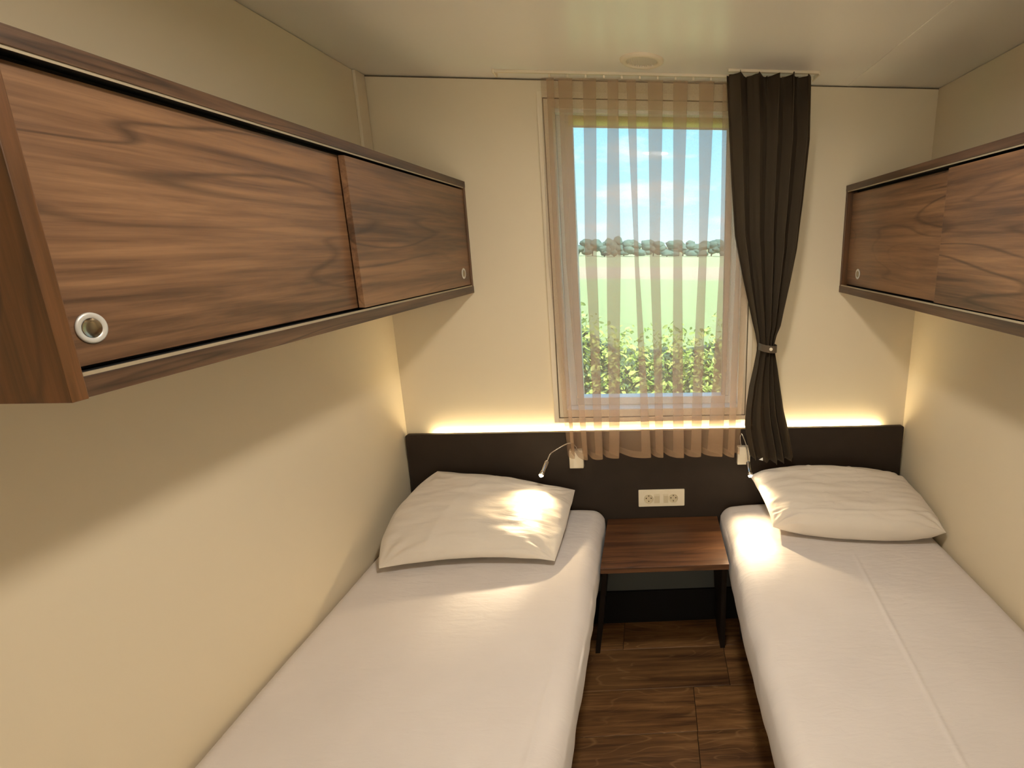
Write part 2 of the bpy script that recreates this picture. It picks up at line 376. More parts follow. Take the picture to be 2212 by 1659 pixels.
# ------------------------------------------------------------------ wall cabinets
def cabinet(name, side, label, doors, dm, y1):
    """side -1: on the left wall, +1: on the right wall"""
    xw = XL if side < 0 else XR; xf = -.648 if side < 0 else .684
    s = -side                       # direction from the wall into the room
    z0, z1 = 1.389, 1.766; t = .018
    root = empty(name, (xw, (y1-.001)/2, z0), label, 'cabinet')
    def bx(a, c, *r, **k):          # a, c depths behind the front plane
        p, q = sorted((xf-s*a, xf-s*c)); return box(p, q, *r, **k)
    dep = abs(xf-xw)
    put('top_board', bx(0, dep, y1, -.001, z1-.020, z1, .001), M_BOARD, root)
    put('bottom_board', bx(0, dep, y1, -.001, z0, z0+.024, .001), M_BOARD, root)
    put('side_panel', bx(-.0015, dep, y1-t, y1, z0-.001, z1+.001, .0012), M_SIDE, root)
    put('side_panel', bx(.001, dep, -.015, -.001, z0+.024, z1-.020, .001), M_SIDE, root)
    put('back_panel', bx(dep-.008, dep-.001, y1, -.015, z0+.024, z1-.020), M_SIDE, root)
    # rails
    bt = bmesh.new()
    for d, hh in ((.002, .0035),): bx(d, d+.0016, y1, -.015, z1-.020-hh, z1-.020, bm=bt)
    put('top_track', bt, M_METAL, root)
    bt = bmesh.new()
    for d in (.001,): bx(d, d+.0030, y1, -.015, z0+.024, z0+.028, bm=bt)
    put('bottom_track', bt, M_METAL, root)
    gv = bx(.038, .040, y1, -.015, z0+.024, z0+.036); bx(.038, .040, y1, -.015, z1-.036, z1-.020, bm=gv)
    bx(.005, .038, y1, -.015, z0+.024, z0+.0248, bm=gv); bx(.005, .038, y1, -.015, z1-.0208, z1-.020, bm=gv)
    put('track_groove_shade', gv, M_BLACK, root)  # black strips put the shade of the track gaps into colour
    for (a, c, d, hy, mt) in doors:
        dr = put('sliding_door', bx(d, d+.013, a, c, z0+.0305, z1-.029, .0006), mt, root)
        cxp = xf-s*d; hz = 1.461
        pr = [(.0105, .0005), (.0125, .0018), (.0160, .0022), (.0178, .0014), (.0182, 0), (.0105, -.0005)]
        rg = put('pull_ring', lathe(pr, (cxp, hy, hz), (s, 0, 0), 40, closed=True), M_PULLRING, dr, smooth=True)
        put('pull_cup', lathe([(0, .0004), (.006, .0005), (.0095, .0009), (.0112, .0016)], (cxp, hy, hz), (s, 0, 0), 32), M_CUP, dr, smooth=True)
    return root
cabinet('wall_cabinet', -1, 'long walnut wall cabinet with two sliding doors above the left bed',
        [(-.722, -.016, .0045, -.080, M_DOOR_B), (-1.322, -.690, .0215, -1.279, M_DOOR_A)], None, -1.322)
cabinet('wall_cabinet', 1, 'long walnut wall cabinet with two sliding doors above the right bed',
        [(-1.322, -.655, .0045, -1.29, M_DOOR_D), (-.69, -.016, .0215, -.116, M_DOOR_C)], None, -1.322)

# ------------------------------------------------------------------ headboard and LED strip
HX0, HX1, HZ0, HZ1, HY = -.936, .975, .40, .866, -.034
def rrect(x0, x1, z0, z1, r, n=6):
    p = []
    for (cx_, cz_, a0) in ((x1-r, z1-r, 0), (x0+r, z1-r, 90), (x0+r, z0+r, 180), (x1-r, z0+r, 270)):
        for k in range(n+1): a = R(a0+90*k/n); p.append((cx_+r*math.cos(a), cz_+r*math.sin(a)))
    return p
put('headboard', prism(rrect(HX0, HX1, HZ0, HZ1, .008), 1, HY, -.016, .0008), M_HEAD,
    label='long dark brown headboard panel behind both beds on the back wall', cat='headboard')
led = empty('led_strip', (0, -.008, .850), 'thin glowing warm LED strip behind the top edge of the headboard', 'light strip')
put('strip_profile', box(-.842, .889, -.015, -.001, .838, .846), M_METAL, led)
M_LED = mat('led_glow', '#fff2c8', .5, emit=(1.0, .80, .46, 1), estr=LED_E)
put('diffuser', box(-.838, .885, -.013, -.003, .846, .856, .001), M_LED, led)

# ------------------------------------------------------------------ beds
def softbox(x0, x1, y0, y1, zb, zt, r, wall_side, seed, name='x', nu=200, nv=230, aisle=None):
    """closed sheet-wrapped mattress; cross-section superellipse-like with soft, uneven edges"""
    b = bmesh.new(); sec = []
    w = x1-x0; h = zt-zb
    # cross-section (x,z) starting at the bottom centre, going round
    pts = []
    def arc(cx_, cz_, a0, a1, n=8):
        for k in range(n+1):
            a = R(a0+(a1-a0)*k/n); pts.append((cx_+r*math.cos(a), cz_+r*math.sin(a), 1))
    def ln(xa, za, xb, zb_, n):
        for k in range(1, n): pts.append((xa+(xb-xa)*k/n, za+(zb_-za)*k/n, 0))
    arc(x1-r, zb+r, -90, 0); ln(x1, zb+r, x1, zt-r, 6); arc(x1-r, zt-r, 0, 90); ln(x1-r, zt, x0+r, zt, nu)
    arc(x0+r, zt-r, 90, 180); ln(x0, zt-r, x0, zb+r, 6); arc(x0+r, zb+r, 180, 270); ln(x0+r, zb, x1-r, zb, 10)
    n = len(pts); L = y1-y0; rings = []
    ax = x1 if wall_side < 0 else x0       # aisle side x
    for j in range(nv+1):
        t = j/nv
        # finer near the ends
        y = y0+L*t
        e = min(y-y0, y1-y)
        k_end = 1-math.sqrt(max(0, 1-(1-clamp(e/r))**2)) if e < r else 0   # rounded ends
        row = []
        for (x, z, _) in pts:
            top = clamp((z-zb)/h)
            zz = z-k_end*r*.9*top+k_end*r*.5*(1-top)
            da = abs(x-ax)
            xx = x
            onside = clamp(1-da/.05)
            sgn = 1 if ax == x1 else -1
            # bulge and slackness on the aisle side
            mid = math.sin(math.pi*clamp(top))
            xx += sgn*onside*(.007*mid+.006*nz(y*2.1, z*3, seed)+.0035*nz(y*8, z*6, seed+3)+.0025*nz(y*19, z*6, seed+4))
            if top > .8:
                zz += .004*math.sin(math.pi*clamp((x-x0)/w)) + .0045*nz(x*2.2, y*1.7, seed)+.0018*nz(x*9, y*5, seed+9)
                zz -= .010*sst(1-da/.10)*(.5+.5*nz(y*1.6, seed, 2))
                zz += .0022*sst(1-da/.16)*nz(x*14+y*4, y*11, seed+6)+.0014*nz(x*4, y*15, seed+2)*clamp(1.3+y)
                if sgn < 0:
                    xc = .642+(y+.452)*.0796+.004*nz(y*3, 1, 1)
                    zz += .0026*math.exp(-((x-xc)/.0065)**2)*clamp((-.40-y)*8)
                else:
                    xc = -.262+.05*(y+.8)
                    zz += .0030*math.exp(-((x-xc)/.007)**2)*clamp((-.72-y)*5)
            row.append(b.verts.new((xx, y, zz)))
        rings.append(row)
    for A, B in zip(rings, rings[1:]):
        for k in range(n): b.faces.new([A[k], A[(k+1) % n], B[(k+1) % n], B[k]])
    b.faces.new(rings[0]); b.faces.new(rings[-1][::-1])
    return b
def bed(side, label, sheet_label, x0, x1, seed):
    y0, y1 = -1.985, -.040
    root = empty('bed', ((x0+x1)/2, (y0+y1)/2, 0), label, 'bed')
    ix0, ix1 = (x0+.004, x1-.05) if side < 0 else (x0+.05, x1-.004)
    put('bed_base', box(ix0, ix1, y0+.02, y1-.005, .30, .378, .003), M_BEDBASE, root)
    for lx in (ix0+.03, ix1-.07 if side < 0 else ix1-.07):
        for ly in (y0+.06, y1-.10):
            put('leg', box(lx, lx+.04, ly, ly+.04, .001, .30, .002), M_BEDBASE, root)
    put('mattress', box(x0+.03, x1-.03, y0+.03, y1-.03, .384, .530, .03, seg=4), M_SHEET, root)
    sh = put('bed_sheet', softbox(x0, x1, y0, y1, .379, .560, .042, side, seed), M_SHEET, smooth=True,
             label=sheet_label, cat='sheet')
    return root, sh
bedL, shL = bed(-1, 'low single bed with dark base against the left wall', 'smooth off-white sheet wrapped over the left bed mattress', XL+.003, -.213, 1.7)
bedR, shR = bed(1, 'low single bed with dark base against the right wall', 'off-white sheet with a long pressed crease over the right bed mattress', .252, XR-.003, 7.3)

# ------------------------------------------------------------------ pillows
def pillow(corners, T_, seed, label, bow=(0, 0, 0, 0), floor_z=.566, ridges=(), n=90, belly=0.0, pinch=.35, expo=2.4):
    """corners: BL, BR, TR, TL (u along x, v from the foot edge to the head edge)"""
    BL, BR, TR, TL = [Vector(c) for c in corners]; b = bmesh.new()
    def base(u, v):
        s, t = (u+1)/2, (v+1)/2
        p = (BL*(1-s)+BR*s)*(1-t)+(TL*(1-s)+TR*s)*t
        ex = (BR-BL).normalized(); ey = (TL-BL).normalized()
        p = p+ex*(-bow[3]*(1-s)+bow[1]*s)*(1-v*v)+ey*(-bow[0]*(1-t)+bow[2]*t)*(1-u*u)
        return p
    ex = (BR-BL).normalized(); ey = ((TL+TR)-(BL+BR)).normalized(); nn = ex.cross(ey).normalized()
    grids = []
    for sgn in (1, -1):
        g = []
        for j in range(n+1):
            row = []
            for i in range(n+1):
                # cosine spacing puts points near the rim
                u = -math.cos(math.pi*i/n); v = -math.cos(math.pi*j/n)
                p = base(u, v)
                au, av = 1-abs(u)**expo, 1-abs(v)**expo
                h = T_*(max(au, 0)*max(av, 0))**.5
                h *= 1-pinch*(abs(u)*abs(v))**2
                q = p+nn*h*(sgn*(.62 if sgn > 0 else .38))
                rim = clamp((au*av)*6)
                # wrinkles that radiate from the corners and soft lumps
                cdist = math.hypot(1-abs(u), 1-abs(v)); ang = math.atan2(1-abs(v), 1-abs(u)+1e-6)
                wr = math.sin(ang*13+seed+3*nz(u, v, seed))*.0065*math.exp(-cdist*2.6)*clamp(cdist*5)
                q = q+nn*(wr*rim+.008*rim*nz(u*1.6, v*1.6, seed)+.0040*rim*nz(u*3, v*6, seed+5)+.0022*rim*nz(u*5, v*14, seed+7))
                # wavy hem
                q = q+nn*(1-rim)*.009*nz(u*2.6+seed, v*3, 3)
                if sgn > 0:
                    for (kind, c0, c1, hgt, wid) in ridges:
                        x_, y_ = (u, v) if kind == 'v' else (v, u)
                        c = c0+c1*y_
                        q = q+nn*hgt*math.exp(-((x_-c)/wid)**2)*rim
                q.z = max(q.z, floor_z+.0005*(1 if sgn > 0 else 0)); q.y = min(q.y, HY-.002-(.0005 if sgn > 0 else 0))
                q.x = max(XL+.003, min(XR-.003, q.x))
                row.append((q.x, q.y, q.z))
            g.append(row)
        grids.append(g)
    vs = {}
    for k, g in enumerate(grids):
        for j in range(n+1):
            for i in range(n+1):
                edge = i in (0, n) or j in (0, n)
                if k == 1 and edge: vs[(1, i, j)] = vs[(0, i, j)]
                else: vs[(k, i, j)] = b.verts.new(g[j][i])
    for k in (0, 1):
        for j in range(n):
            for i in range(n):
                q = [vs[(k, i, j)], vs[(k, i+1, j)], vs[(k, i+1, j+1)], vs[(k, i, j+1)]]
                b.faces.new(q if k == 0 else q[::-1])
    return put('pillow', b, M_PILLOW, smooth=True, label=label, cat='pillow'), base, nn
pillow([(-.862, -.448, .585), (-.330, -.438, .585), (-.312, -.088, .655), (-.812, -.082, .741)], .090, 2.1,
       'off-white pillow leaning on the headboard of the left bed', bow=(-.026, .004, .004, .058),
       ridges=(('v', -.30, .22, .0030, .03),))
pillow([(.398, -.308, .604), (.972, -.392, .612), (.955, -.085, .668), (.350, -.110, .706)], .122, 5.6,
       'plump off-white pillow with fold creases on the right bed', expo=5.0, pinch=.15, bow=(.034, .008, .02, -.012),
       ridges=(('v', -.30, .03, .0028, .018), ('v', .18, .10, .0034, .016), ('h', -.66, .03, .0036, .028)))

# ------------------------------------------------------------------ nightstand
ns = empty('nightstand', (.018, -.2, 0), 'small walnut bench table with dark tapered side legs between the beds', 'nightstand')
put('table_top', box(-.197, .239, -.362, -.037, .479, .500, .0015), M_TABLE, ns)
def leg_panel(xt, xb, t):
    b = bmesh.new(); vs = []
    for (y, z, x) in ((-.345, .479, xt), (-.040, .479, xt), (-.040, .0, xb), (-.178, .0, xb)):
        vs.append([b.verts.new((x-t/2, y, z)), b.verts.new((x+t/2, y, z))])
    b.faces.new([v[0] for v in vs]); b.faces.new([v[1] for v in vs][::-1])
    for i in range(4): b.faces.new([vs[i][0], vs[i][1], vs[(i+1) % 4][1], vs[(i+1) % 4][0]])
    bmesh.ops.recalc_face_normals(b, faces=b.faces)
    bmesh.ops.bevel(b, geom=list(b.edges), offset=.001, segments=1, affect='EDGES')
    return b
put('leg', leg_panel(-.184, -.240, .018), M_TLEG, ns)
put('leg', leg_panel(.226, .252, .018), M_TLEG, ns)

# ------------------------------------------------------------------ sockets
so = empty('wall_socket', (.016, HY, .551), 'cream double socket plate with switches on the headboard above the nightstand', 'socket')
PX0, PX1, PZ0, PZ1 = -.074, .107, .551, .622
put('plate', prism(rrect(PX0, PX1, PZ0, PZ1, .003, 3), 1, HY-.006, HY, .0012), M_PLASTIC, so)
zc = .585
for xc in (-.034, .063):
    yf = HY-.006
    k = put('outlet', lathe([(.0185, 0), (.0185, .0022), (.0172, .0026), (.0158, .0006), (0, .0005)], (xc, yf, zc), (0, -1, 0), 36), M_PLASTIC2, so, smooth=False)
    bb = bmesh.new()
    for dx in (-.0095, .0095): lathe([(.0026, .0005), (.0026, .0012), (0, .0012)], (xc+dx, yf, zc+.002), (0, -1, 0), 12, bm=bb)
    put('contact_hole', bb, M_HOLE, k)
    bb = box(xc-.0016, xc+.0016, yf-.0014, yf-.0005, zc-.0135, zc-.0080); box(xc-.0016, xc+.0016, yf-.0014, yf-.0005, zc+.0095, zc+.0145, bm=bb)
    put('earth_clip', bb, M_HOLE, k)
for (xa, xb) in ((-.0120, .0085), (.0250, .0430)):
    sw = prism([(HY-.006, zc-.019), (HY-.0078, zc-.019), (HY-.0092, zc+.012), (HY-.0075, zc+.019), (HY-.006, zc+.019)], 0, xa, xb, .0005)
    put('rocker_switch', sw, M_PLASTIC2, so)
put('blank_module', box(.0095, .0240, HY-.0072, HY-.006, zc-.019, zc+.019, .0004), M_PLASTIC, so)

# ------------------------------------------------------------------ reading lamps
M_BULB = mat('lamp_led_lens', '#fff6e0', .3, emit=(1, .82, .55, 1), estr=60)
def reading_lamp(label, bx0, bx1, path, head_top, tip, target, wspot):
    root = empty('reading_lamp', ((bx0+bx1)/2, HY, .727), label, 'reading lamp')
    put('base_box', box(bx0, bx1, HY-.022, HY, .727, .800, .003, seg=3), M_PLASTIC, root)
    put('gooseneck', tube(smooth_path(path+[head_top], 10), .0024, 10), M_CHROME, root, smooth=True)
    a, c = Vector(head_top), Vector(tip); d = (c-a).normalized(); Lh = (c-a).length
    hd = put('lamp_head', lathe([(0, 0), (.0045, .0), (.0075, .003), (.0082, .008), (.0082, Lh*.72), (.0092, Lh*.74), (.0092, Lh), (.0078, Lh), (.0078, Lh-.004), (0, Lh-.004)], a, d, 28), M_CHROME, root, smooth=True)
    for p in hd.data.polygons: p.use_smooth = p.area < 1
    put('lens', lathe([(0, Lh+.0055), (.004, Lh+.0048), (.0066, Lh+.0025), (.0077, Lh-.002), (.0077, Lh-.0038)], a, d, 20), M_BULB, hd, smooth=True)
    ld = bpy.data.lights.new('reading_spot', 'SPOT'); ld.energy = wspot; ld.color = K_WARM; ld.spot_size = R(130); ld.spot_blend = 1.0; ld.shadow_soft_size = .006
    lo = bpy.data.objects.new('reading_spot', ld); COL.objects.link(lo); lo.parent = root
    lo.location = c+d*.0085-ORIG[root.name]
    lo.rotation_euler = (Vector(target)-c).to_track_quat('-Z', 'Y').to_euler()
    ld2 = bpy.data.lights.new('reading_beam', 'SPOT'); ld2.energy = wspot*2.0; ld2.color = (1, .84, .58); ld2.spot_size = R(44); ld2.spot_blend = .9; ld2.shadow_soft_size = .006
    l2 = bpy.data.objects.new('reading_beam', ld2); COL.objects.link(l2); l2.parent = root
    l2.location = lo.location; l2.rotation_euler = lo.rotation_euler
    return root
reading_lamp('slim chrome gooseneck reading lamp over the left pillow', -.333, -.280,
             [(-.304, -.046, .795), (-.306, -.046, .812), (-.320, -.052, .828), (-.342, -.062, .828), (-.381, -.088, .813), (-.394, -.103, .806)],
             (-.403, -.115, .787), (-.417, -.165, .752), (-.448, -.300, .655), READ_W)
reading_lamp('slim chrome gooseneck reading lamp beside the right pillow', .311, .361,
             [(.326, -.046, .795), (.320, -.048, .835), (.322, -.056, .853), (.326, -.063, .852), (.337, -.080, .822), (.339, -.100, .803)],
             (.340, -.120, .768), (.342, -.160, .729), (.322, -.350, .56), READ_W)

# ------------------------------------------------------------------ curtain rail, sheer, drape
rail = empty('curtain_rail', (0, -.085, ZC), 'white ceiling curtain rail above the window', 'curtain rail')
rb = bmesh.new()
box(-.500, .516, -.092, -.080, ZC-.008, ZC, .001, bm=rb); box(.23, .516, -.150, -.138, ZC-.008, ZC, .001, bm=rb)
put('rail_profile', rb, M_TRIM, rail)
put('end_cap', box(-.505, -.499, -.094, -.050, ZC-.013, ZC, .0015), M_TRIM, rail)
put('end_cap', box(.515, .520, -.152, -.078, ZC-.012, ZC, .0015), M_TRIM, rail)
for k in range(11):
    x = -.33+.057*k
    put('glider', box(x-.003, x+.003, -.089, -.082, ZC-.018, ZC-.009, .001), M_TRIM, rail)

def pxx(u, v, y):
    """x where the picture ray (u,v) meets the plane y (used only to size the folds)"""
    d = r2*(u-cx)/f_px-u2*(v-cy)/f_px+fw; t = (y+1.92)/d.y; p = Vector((-.0205, -1.92, 1.557))+d*t; return p.x, p.z

# pleat edges at rail, middle and hem (metres along x)
TOP, MID, HEM = [], [], []
rowsP = [((1180, 1198), (1195, 1212), (1232, 1243)), ((1205, 1237), (1220, 1246), (1256, 1270)), ((1258, 1288), (1263, 1290), (1285, 1303)),
         ((1312, 1336), (1309, 1341), (1315, 1338)), ((1353, 1374), (1370, 1380), (1386, 1407)), ((1399, 1432), (1403, 1425), (1418, 1434)),
         ((1454, 1485), (1454, 1473), (1454, 1477)), ((1511, 1543), (1510, 1526), (1492, 1513)), ((1562, 1582), (1556, 1578), (1530, 1560)),
         ((1590, 1600), (1592, 1604), (1572, 1584))]
SY = -.086
for a, c, d in rowsP:
    TOP.append([pxx(q, 185, SY)[0] for q in a]); MID.append([pxx(q, 550, SY)[0] for q in c]); HEM.append([pxx(q, 970, SY)[0] for q in d])
LEFT = [pxx(1168, 185, SY)[0], pxx(1182, 550, SY)[0], pxx(1225, 970, SY)[0]]
RIGHT = [pxx(1612, 185, SY)[0], pxx(1618, 550, SY)[0], pxx(1597, 970, SY)[0]]
ZT, ZM, ZH = ZC-.0215, 1.50, .790
def lerp3(a, b, c, z):
    if z > ZM: t = sst((ZT-z)/(ZT-ZM))*.5+.5*(ZT-z)/(ZT-ZM); return a+(b-a)*t
    t = (ZM-z)/(ZM-ZH); return b+(c-b)*t
def sheer():
    b = bmesh.new(); NZ = 150; rows_ = []
    for j in range(NZ+1):
        z = ZT+(ZH-ZT)*j/NZ; low = clamp((ZT-z)/(ZT-ZH))
        amp = .010+.012*low
        ctl = []     # (x, y)
        L_, R_ = lerp3(*LEFT, z), lerp3(*RIGHT, z)
        ctl.append((L_, SY+amp*.3))
        prev = L_
        for i, (t3) in enumerate(zip(TOP, MID, HEM)):
            l = lerp3(t3[0][0], t3[1][0], t3[2][0], z); r = lerp3(t3[0][1], t3[1][1], t3[2][1], z)
            w = .0035*nz(i*3.7, z*2.6, 1.3)*(.3+low); l += w; r += w*.6
            ctl += [((prev+l)/2, SY-amp*.45), (l+.3*(r-l), SY-amp*.95), (r-.001, SY-amp), (r, SY-amp*.75), (r-.002, SY-amp*.5), (l+.5*(r-l), SY+amp*.1), (l+.002, SY+amp*.6), (l, SY+amp*.85), (l+.002, SY+amp), (r-.2*(r-l), SY+amp*.9)]
            prev = r
        ctl.append((R_, SY-amp*.2))
        # resample linearly with a little smoothing
        pts = []
        for a, c in zip(ctl, ctl[1:]):
            for k in range(4): t = k/4; pts.append((a[0]+(c[0]-a[0])*t, a[1]+(c[1]-a[1])*t))
        pts.append(ctl[-1])
        for _ in range(2):
            pts = [pts[0]]+[((pts[k-1][0]+2*pts[k][0]+pts[k+1][0])/4, (pts[k-1][1]+2*pts[k][1]+pts[k+1][1])/4) for k in range(1, len(pts)-1)]+[pts[-1]]
        row = []
        for k, (x, y) in enumerate(pts):
            hemz = 0
            if j == NZ or low > .0: hemz = low**6*(.010*nz(x*9, 2.2, .5)+.005*clamp((y-SY)/.02, -1, 1))
            if low > .97: pass
            row.append(b.verts.new((x, y+.003*nz(x*6, z*2, 8)*low, z+hemz)))
        rows_.append(row)
    for A, B in zip(rows_, rows_[1:]):
        for k in range(len(A)-1): b.faces.new([A[k], A[k+1], B[k+1], B[k]])
    return b, [v.co.copy() for v in rows_[-1]], [v.co.copy() for v in rows_[-4]]
bm_s, hem1, hem2 = sheer()
sh = put('sheer_curtain', bm_s, M_SHEER, smooth=True, label='sheer taupe curtain in vertical pleats across the window', cat='curtain')
hb = bmesh.new(); A = [hb.verts.new(p+Vector((0, -.0012, 0))) for p in hem1]; B = [hb.verts.new(p+Vector((0, -.0012, 0))) for p in hem2]
for k in range(len(A)-1): hb.faces.new([A[k], A[k+1], B[k+1], B[k]])
put('hem', hb, M_SHEER, sh, smooth=True)

def drape():
    LE = [(165, 1572), (300, 1577), (395, 1581), (510, 1588), (600, 1605), (650, 1616), (700, 1627), (722, 1633), (745, 1637), (760, 1637), (800, 1628), (836, 1620), (880, 1614), (922, 1611), (955, 1616), (990, 1622)]
    RE = [(165, 1755), (300, 1751), (438, 1736), (540, 1723), (608, 1709), (680, 1693), (703, 1688), (722, 1680), (745, 1675), (760, 1676), (817, 1684), (890, 1695), (925, 1704), (955, 1710), (990, 1716)]
    DY = -.144
    def tab(E): return sorted([(pxx(u, v, DY)[1], pxx(u, v, DY)[0]) for v, u in E])
    LT, RT = tab(LE), tab(RE)
    def at(Tb, z):
        if z <= Tb[0][0]: return Tb[0][1]
        for (z0, x0), (z1, x1) in zip(Tb, Tb[1:]):
            if z <= z1: t = (z-z0)/(z1-z0); return x0+(x1-x0)*t
        return Tb[-1][1]
    zt, zb, zk = ZC-.0125, .785, 1.209
    b = bmesh.new(); NZ, NS = 170, 200; rows_ = []; nf = 5.0
    for j in range(NZ+1):
        z = zt+(zb-zt)*j/NZ
        L_, R_ = at(LT, z), at(RT, z)
        knot = math.exp(-((z-zk)/.055)**2)
        amp = .024*(1-.5*knot)*(.75+.5*nz(0, z*2, 9)+.25)
        if z < zk: amp = .016+.010*clamp((zk-z)/.4)
        row = []
        for k in range(NS+1):
            s = k/NS
            ph = 2*math.pi*nf*s+.9*math.sin(2*math.pi*s*1.3+.5)+1.5*nz(s*3, z*1.1, 4)
            if z < zk: ph += .8*clamp((zk-z)/.3)
            w = math.sin(ph); w = math.copysign(abs(w)**.75, w)
            x = L_+(R_-L_)*s+.28*(R_-L_)/nf*math.sin(2*ph)*.5*(1 if 0 < k < NS else 0)
            x = max(L_, min(R_, x))
            y = DY+amp*w+.010*knot*math.cos(math.pi*(s-.5)*2)*-1
            # pinch pleats in the header
            hdr = clamp((z-(zt-.14))/.14)
            y += hdr*(.010*math.sin(2*math.pi*nf*2*s+1+2*nz(s*4,7,1))+.012*nz(s*9, z*9, 3))
            zz = z
            if z > zt-.03: zz = z+(z-(zt-.03))/.03*(.010*max(0, nz(s*7, 1.1, 6))-.012*max(0, nz(s*6+4, 3.1, 2)))
            hem = clamp((.83-z)/.05)
            zz += hem*(.012*(s-.2)*(1-s)*0-.012*math.exp(-((s-.55)/.22)**2)+.010*math.exp(-((s-.05)/.12)**2)+.006*nz(s*5, 2, 2))
            row.append(b.verts.new((x, y, min(zz, ZC-.0115))))
        rows_.append(row)
    for A, B in zip(rows_, rows_[1:]):
        for k in range(NS): b.faces.new([A[k], A[k+1], B[k+1], B[k]])
    bmesh.ops.solidify(b, geom=list(b.faces), thickness=.0012)
    return b
dr = put('drape', drape(), M_DRAPE, smooth=True, label='dark charcoal brown drape gathered by a tieback at the right of the window', cat='curtain')
# tieback: a flat band looped round the waist, with a pale button
kx, ky, kz = .3915, -.144, 1.208
path = []; nb = 48
b = bmesh.new(); ringsT = []
for k in range(nb+1):
    a = 2*math.pi*k/nb; rx, ry = .0320, .036
    x = kx+rx*math.cos(a)*(1+.03*math.sin(3*a)); y = ky+ry*math.sin(a)
    dz = -.004*math.cos(a)
    ringsT.append([b.verts.new((x, y, kz+dz+h)) for h in (-.0125, -.011, .011, .0125)])
for A, B in zip(ringsT, ringsT[1:]):
    for k in range(3): b.faces.new([A[k], B[k], B[k+1], A[k+1]])
bmesh.ops.remove_doubles(b, verts=b.verts, dist=.0001)
bmesh.ops.solidify(b, geom=list(b.faces), thickness=.002)
tb = put('tieback', b, mat('tieback_brown', '#554839', .8), dr, smooth=True)
put('button', lathe([(0, .0035), (.004, .0033), (.0058, .0022), (.006, 0)], (kx+.002, ky-.0385, kz+.001), (0, -1, 0), 20), M_PLASTIC, tb, smooth=True)
put('care_tag', prism([(.372, .792), (.386, .800), (.387, .788)], 1, -.160, -.1594), M_PVC, dr)

# ------------------------------------------------------------------ ceiling vent and ceiling lamp
cv = empty('ceiling_vent', (-.037, -.207, ZC), 'small round white vent in the ceiling in front of the window', 'vent')
put('vent_ring', lathe([(.045, -.001), (.046, .006), (.050, .009), (.058, .0085), (.064, .005), (.0655, 0)], (-.037, -.207, ZC), (0, 0, -1), 56), M_TRIM, cv, smooth=True)
gb = lathe([(0, .0015), (.0455, .0015)], (-.037, -.207, ZC), (0, 0, -1), 48)
put('vent_backing', gb, M_VENT, cv)
gb = bmesh.new()
for k in range(-6, 7):
    x = k*.007; L_ = math.sqrt(max(0, .0452**2-x*x))
    box(-.037+x-.0014, -.037+x+.0014, -.207-L_, -.207+L_, ZC-.005, ZC-.0015, bm=gb)
put('vent_grille', gb, M_VENT, cv)

cl = empty('ceiling_lamp', (.02, LAMP_Y, ZC), 'round flush ceiling lamp in the middle of the room ceiling', 'lamp')
put('lamp_rim', lathe([(.086, 0), (.086, .016), (.079, .018), (.077, .014), (.077, 0)], (.02, LAMP_Y, ZC), (0, 0, -1), 48), M_TRIM, cl, smooth=False)
M_LAMP = mat('ceiling_lamp_glow', '#fff4dc', .5, emit=K_CEIL+(1,), estr=CEIL_W)
put('lamp_diffuser', lathe([(0, .0125), (.077, .0120), (.077, .003)], (.02, LAMP_Y, ZC), (0, 0, -1), 48), M_LAMP, cl)

# ------------------------------------------------------------------ outside
def field_mat():
    M = bpy.data.materials.new('field_grass_and_stubble'); M.use_nodes = True; t = M.node_tree; b = t.nodes['Principled BSDF']; L = t.links.new
    b.inputs['Roughness'].default_value = .95; b.inputs['Specular IOR Level'].default_value = .05
    c = N(t, 'ShaderNodeTexCoord'); s = N(t, 'ShaderNodeSeparateXYZ'); L(c.outputs['Object'], s.inputs[0])
    n = N(t, 'ShaderNodeTexNoise', inp={'Scale': .08, 'Detail': 4}); L(c.outputs['Object'], n.inputs['Vector'])
    a = N(t, 'ShaderNodeMath', operation='MULTIPLY_ADD', inp={1: 7.0}); L(n.outputs['Fac'], a.inputs[0]); L(s.outputs['Y'], a.inputs[2])
    d = N(t, 'ShaderNodeMath', operation='DIVIDE', inp={1: 150.0}); L(a.outputs[0], d.inputs[0])
    r_ = ramp(t, [(0, lin('#94a672')), (.26, lin('#a3b384')), (.275, lin('#b9aa92')), (.40, lin('#bdae98')), (.43, lin('#b0b58c')), (.9, lin('#adb892'))]); L(d.outputs[0], r_.inputs[0])
    n2 = N(t, 'ShaderNodeTexNoise', inp={'Scale': 6, 'Detail': 5}); L(c.outputs['Object'], n2.inputs['Vector'])
    m1 = N(t, 'ShaderNodeMix', data_type='RGBA', blend_type='MULTIPLY'); m1.inputs['Factor'].default_value = .35
    L(r_.outputs[0], m1.inputs['A']); L(n2.outputs['Fac'], m1.inputs['B']); L(m1.outputs['Result'], b.inputs['Base Color']); return M
fb = bmesh.new(); g = [[fb.verts.new((x, y, -.9+.05*nz(x*.05, y*.05))) for x in [-600+60*i for i in range(21)]] for y in [.3, 5, 15, 30, 50, 75, 100, 130, 170, 250, 400, 700]]
for A, B in zip(g, g[1:]):
    for k in range(20): fb.faces.new([A[k], A[k+1], B[k+1], B[k]])
put('field', fb, field_mat(), kind='structure', origin=(0, 0, 0))

